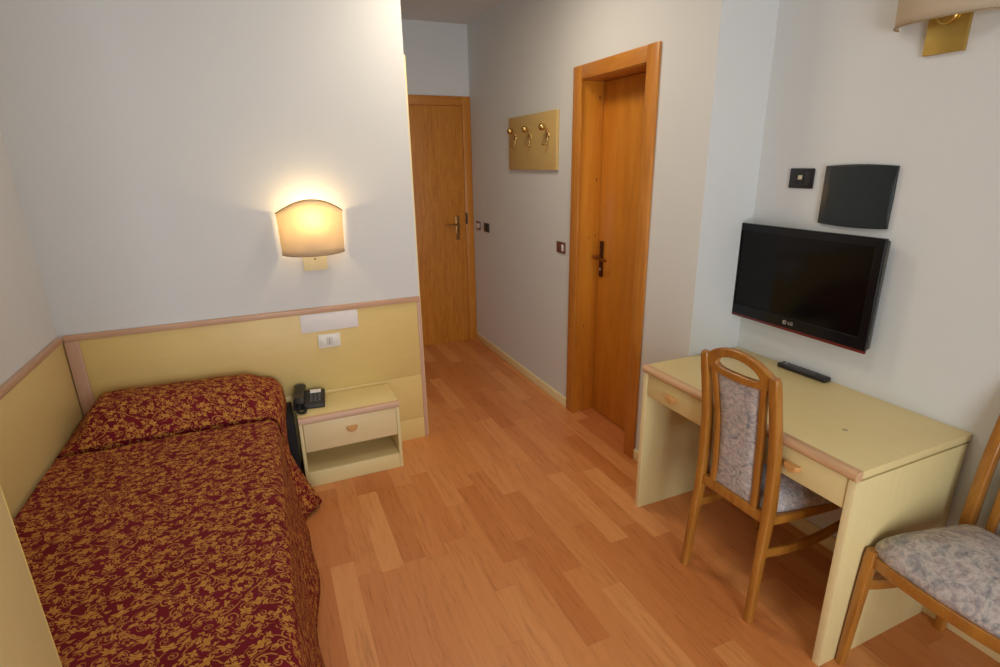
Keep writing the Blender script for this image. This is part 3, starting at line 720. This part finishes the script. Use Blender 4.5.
# ------------------------------------------------------------------ chairs
def chair(loc, rz, label):
    """local: +x is the front of the seat"""
    c = thing('dining_chair', label, 'chair', loc, rz, 'matching upholstered wooden chairs')
    def posty(z): return .170 - .009 * sm(0, .42, z) - .008 * sm(.45, .97, z)
    prof = [(-.018, 0), (-.004, .22), (.014, .42), (.016, .52), (.004, .72), (-.022, .88), (-.042, .985)]
    def px(z):
        for (a, za), (b, zb) in zip(prof, prof[1:]):
            if za <= z <= zb: return a + (b - a) * (z - za) / (zb - za)
        return prof[-1][0]
    for s in (-1, 1):
        pts = catmull([(a, s * posty(z), z) for a, z in prof], 5)
        def sec(i, t):
            w = .031 + .006 * sm(.15, .45, t); h = .034 + .012 * math.exp(-((t - .45) / .22) ** 2)
            if t > .93: w *= .72 if t > .99 else .93; h *= .65 if t > .99 else .92
            return sup(w, h, 4, 16)
        obj('rear_leg', sweep(BM(), pts, sec, (0, 1, 0)), M_CHAIR, c, smooth=50)
    # crest rail with an oval opening
    NC, A0, HY, HZ = 40, .150, .093, .977
    def ctop(y): return .976 + .060 * (1 - (abs(y) / A0) ** 2.3)
    def cbot(y): return .932 - .016 * (1 - (y / A0) ** 2) + .012 * (abs(y) / A0) ** 8
    def crx(y, z): return -.040 + .010 * (y / A0) ** 2 - (z - .955) * .14
    cols = []
    for k in range(NC + 1):
        y = A0 * (2 * k / NC - 1); q = abs(y) / HY
        hh = .0255 * math.sqrt(max(0, 1 - q * q)) if q < 1 else 0
        mid = HZ - .004 - .012 * min(1, q) ** 2 if True else HZ
        cols.append((y, cbot(y), mid - hh, mid + hh + .004 * (1 if hh else 0), ctop(y)))
    bm = BM()
    V = [[[bm.verts.new((crx(y, z) + dx, y, z)) for z in (b_, h0, h1, t_)] for dx in (-.013, .013)] for y, b_, h0, h1, t_ in cols]
    for i in range(NC):
        P_, Q_ = V[i], V[i + 1]
        for e in (0, 1):
            for lo_ in (0, 2): bm.faces.new((P_[e][lo_], Q_[e][lo_], Q_[e][lo_ + 1], P_[e][lo_ + 1]))
        for z_ in (0, 3): bm.faces.new((P_[0][z_], P_[1][z_], Q_[1][z_], Q_[0][z_]))
        if cols[i][2] < cols[i][3] - 1e-6 or cols[i + 1][2] < cols[i + 1][3] - 1e-6:
            for z_ in (1, 2): bm.faces.new((P_[0][z_], Q_[0][z_], Q_[1][z_], P_[1][z_]))
    for i in (0, NC):
        bm.faces.new((V[i][0][0], V[i][0][1], V[i][1][1], V[i][1][0])); bm.faces.new((V[i][0][2], V[i][0][3], V[i][1][3], V[i][1][2]))
    bmesh.ops.remove_doubles(bm, verts=bm.verts, dist=.0002)
    obj('crest_rail', bm, M_CHAIR, c, bevel=.006, smooth=50)
    # curved inner stiles
    def sy(t): return .093 + .020 * t ** 3 + .006 * (1 - t) ** 3
    for s in (-1, 1):
        pts = [(px(.45 + .49 * k / 14) + .001, s * sy(k / 14), .45 + .49 * k / 14) for k in range(15)]
        obj('stile', sweep(BM(), pts, lambda i, t: sup(.027, .024, 4, 14), (0, 1, 0)), M_CHAIR, c, smooth=50)
    # upholstered back panel, top edge follows the sag of the crest
    bm = BM(); F, B = [], []
    NU, NV = 10, 16
    for side, sg in ((F, 1), (B, -1)):
        for j in range(NV + 1):
            t = j / NV; row = []
            for i in range(NU + 1):
                q = i / NU * 2 - 1
                w = sy(t * .97) - .012
                z = .452 + t * (.934 - .010 * (1 - q * q) - .452)
                puff = .013 * (1 - q ** 6) * (1 - (2 * t - 1) ** 8)
                row.append(bm.verts.new((px(z) + .001 + sg * (.003 + puff), q * w, z)))
            side.append(row)
    for j in range(NV):
        for i in range(NU):
            bm.faces.new((F[j][i], F[j][i + 1], F[j + 1][i + 1], F[j + 1][i])); bm.faces.new((B[j][i + 1], B[j][i], B[j + 1][i], B[j + 1][i + 1]))
    for j in range(NV):
        for i in (0, NU): bm.faces.new((F[j][i], F[j + 1][i], B[j + 1][i], B[j][i]))
    for i in range(NU):
        for j in (0, NV): bm.faces.new((F[j][i], F[j][i + 1], B[j][i + 1], B[j][i]))
    obj('backrest', bm, M_FAB, c, smooth=60)
    obj('back_rail', box(BM(), .002, .030, -.156, .156, .408, .450, .005), M_CHAIR, c)
    # seat frame
    for s in (-1, 1):
        pts = [(.03, s * .163, .427), (.20, s * .186, .427), (.405, s * .202, .427)]
        obj('side_rail', sweep(BM(), catmull(pts, 4), lambda i, t: sup(.024, .036, 6, 16), (0, 1, 0)), M_CHAIR, c, smooth=50)
        st = catmull([(-.002, s * .168, .300), (.13, s * .180, .285), (.28, s * .192, .296), (.425, s * .202, .330)], 5)
        obj('stretcher', sweep(BM(), st, lambda i, t: sup(.020, .038, 5, 14), (0, 1, 0)), M_CHAIR, c, smooth=50)
        lg_ = [(.448, s * .206, 0), (.432, s * .204, .25), (.415, s * .202, .46)]
        obj('front_leg', sweep(BM(), catmull(lg_, 5), lambda i, t: sup((.026 + .010 * t) * (.86 if t > .97 else 1), (.028 + .012 * t) * (.86 if t > .97 else 1), 4, 16), (0, 1, 0)), M_CHAIR, c, smooth=50)
    obj('seat_base', box(BM(), .03, .405, -.160, .160, .412, .440, .003), M_CHAIR, c)
    fr = catmull([(.412, -.19, .424), (.426, -.08, .424), (.426, .08, .424), (.412, .19, .424)], 5)
    obj('front_rail', sweep(BM(), fr, lambda i, t: sup(.042, .026, 6, 16), (0, 0, 1)), M_CHAIR, c, smooth=50)
    # seat cushion: a rounded trapezium, domed
    loop = []
    NB = 64
    for k in range(NB):
        a = 2 * PI * k / NB; ca, sa = math.cos(a), math.sin(a)
        xx = math.copysign(abs(ca) ** .24, ca); yy = math.copysign(abs(sa) ** .24, sa)
        x = .222 + .194 * xx; w = .160 + (.220 - .160) * sm(.02, .42, x) ** .9
        if xx > 0.0: x += .018 * (1 - yy * yy)
        loop.append((x, w * yy))
    bm = BM(); rings = []
    cx = .22
    for sc_, z in ((.97, .4435), (1.0, .447), (1.01, .458), (1.005, .470), (.97, .484), (.86, .508), (.64, .531), (.3, .545)):
        rings.append([bm.verts.new((cx + (x - cx) * sc_, y * sc_, z)) for x, y in loop])
    for a, b in zip(rings, rings[1:]):
        for k in range(NB): bm.faces.new((a[k], a[(k + 1) % NB], b[(k + 1) % NB], b[k]))
    bm.faces.new(list(reversed(rings[0]))); bm.faces.new(rings[-1])
    obj('seat', bm, M_FAB, c, smooth=60)
    return c
chair((1.505, 1.290, 0), math.radians(.5), 'wooden chair with patterned upholstery pushed under the desk, back to the room')
chair((2.072, .632, 0), PI - .04, 'wooden chair with patterned upholstery at the photo edge, right of the desk')

# ------------------------------------------------------------------ light and camera
M_DIFF = make_emit('fill_dome_glow', (1, .9, .76), 1.2)
def fill_lamp(x, y, e, col, label):  # added fill: unseen glowing dome on the ceiling with a disk light below
    t = thing('fill_lamp', label, 'lamp', (x, y, HC), 0)
    obj('fill_base', lathe(BM(), [(.235, -.022), (.24, -.018), (.24, -.001)], (0, 0, 0), (0, 0, 1), 40), M_WHITEPL, t)
    obj('fill_dome', lathe(BM(), [(.01, -.085), (.09, -.080), (.16, -.064), (.205, -.042), (.222, -.0225)], (0, 0, 0), (0, 0, 1), 40), M_DIFF, t, smooth=80)
    l = bpy.data.lights.new('fill_disk_light', 'AREA'); l.shape = 'DISK'; l.size = .44; l.energy = e; l.color = col
    o = bpy.data.objects.new('fill_disk_light', l); COL.objects.link(o); o.parent = t; o.location = (0, 0, -.09)
fill_lamp(.70, 1.30, 4.6, (1, .95, .87), 'added round fill light, out of view over the middle of the bedroom')
fill_lamp(1.03, 2.64, 10.2, (1, .84, .64), 'added round fill light, out of view over the way into the corridor')
ar = bpy.data.lights.new('window_daylight', 'AREA'); ar.shape = 'RECTANGLE'; ar.size = WX1 - WX0 - .1; ar.size_y = WZ1 - WZ0 - .1
ar.energy = 81; ar.color = (.96, 1.0, 1.05)
ao = bpy.data.objects.new('window_daylight', ar); COL.objects.link(ao); ao.location = ((WX0 + WX1) / 2, YN - .22, (WZ0 + WZ1) / 2); ao.rotation_euler = (PI / 2, 0, 0)
wd = bpy.data.worlds.new('sky'); SC.world = wd; wd.use_nodes = True
wd.node_tree.nodes['Background'].inputs[0].default_value = (.75, .85, 1, 1); wd.node_tree.nodes['Background'].inputs[1].default_value = .6

yaw, pitch, roll, F = .4071, -.3061, -.0170, 538.97
fw = Vector((math.sin(yaw) * math.cos(pitch), math.cos(yaw) * math.cos(pitch), math.sin(pitch)))
rt = Vector((math.cos(yaw), -math.sin(yaw), 0)); up = rt.cross(fw)
r2 = rt * math.cos(roll) + up * math.sin(roll); u2 = up * math.cos(roll) - rt * math.sin(roll)
cam = bpy.data.cameras.new('camera'); cam.sensor_width = 36; cam.sensor_fit = 'HORIZONTAL'; cam.lens = F / 1000 * 36; cam.clip_start = .03
co = bpy.data.objects.new('camera', cam); COL.objects.link(co)
M = Matrix((r2, u2, -fw)).transposed().to_4x4(); M.translation = (0, 0, 1.6685); co.matrix_world = M
SC.camera = co
vs = SC.view_settings
vs.view_transform = 'Standard'; vs.look = 'None'; vs.gamma = 1; vs.use_curve_mapping = False; vs.exposure = 0
SC.cycles.max_bounces = 8; SC.cycles.diffuse_bounces = 6
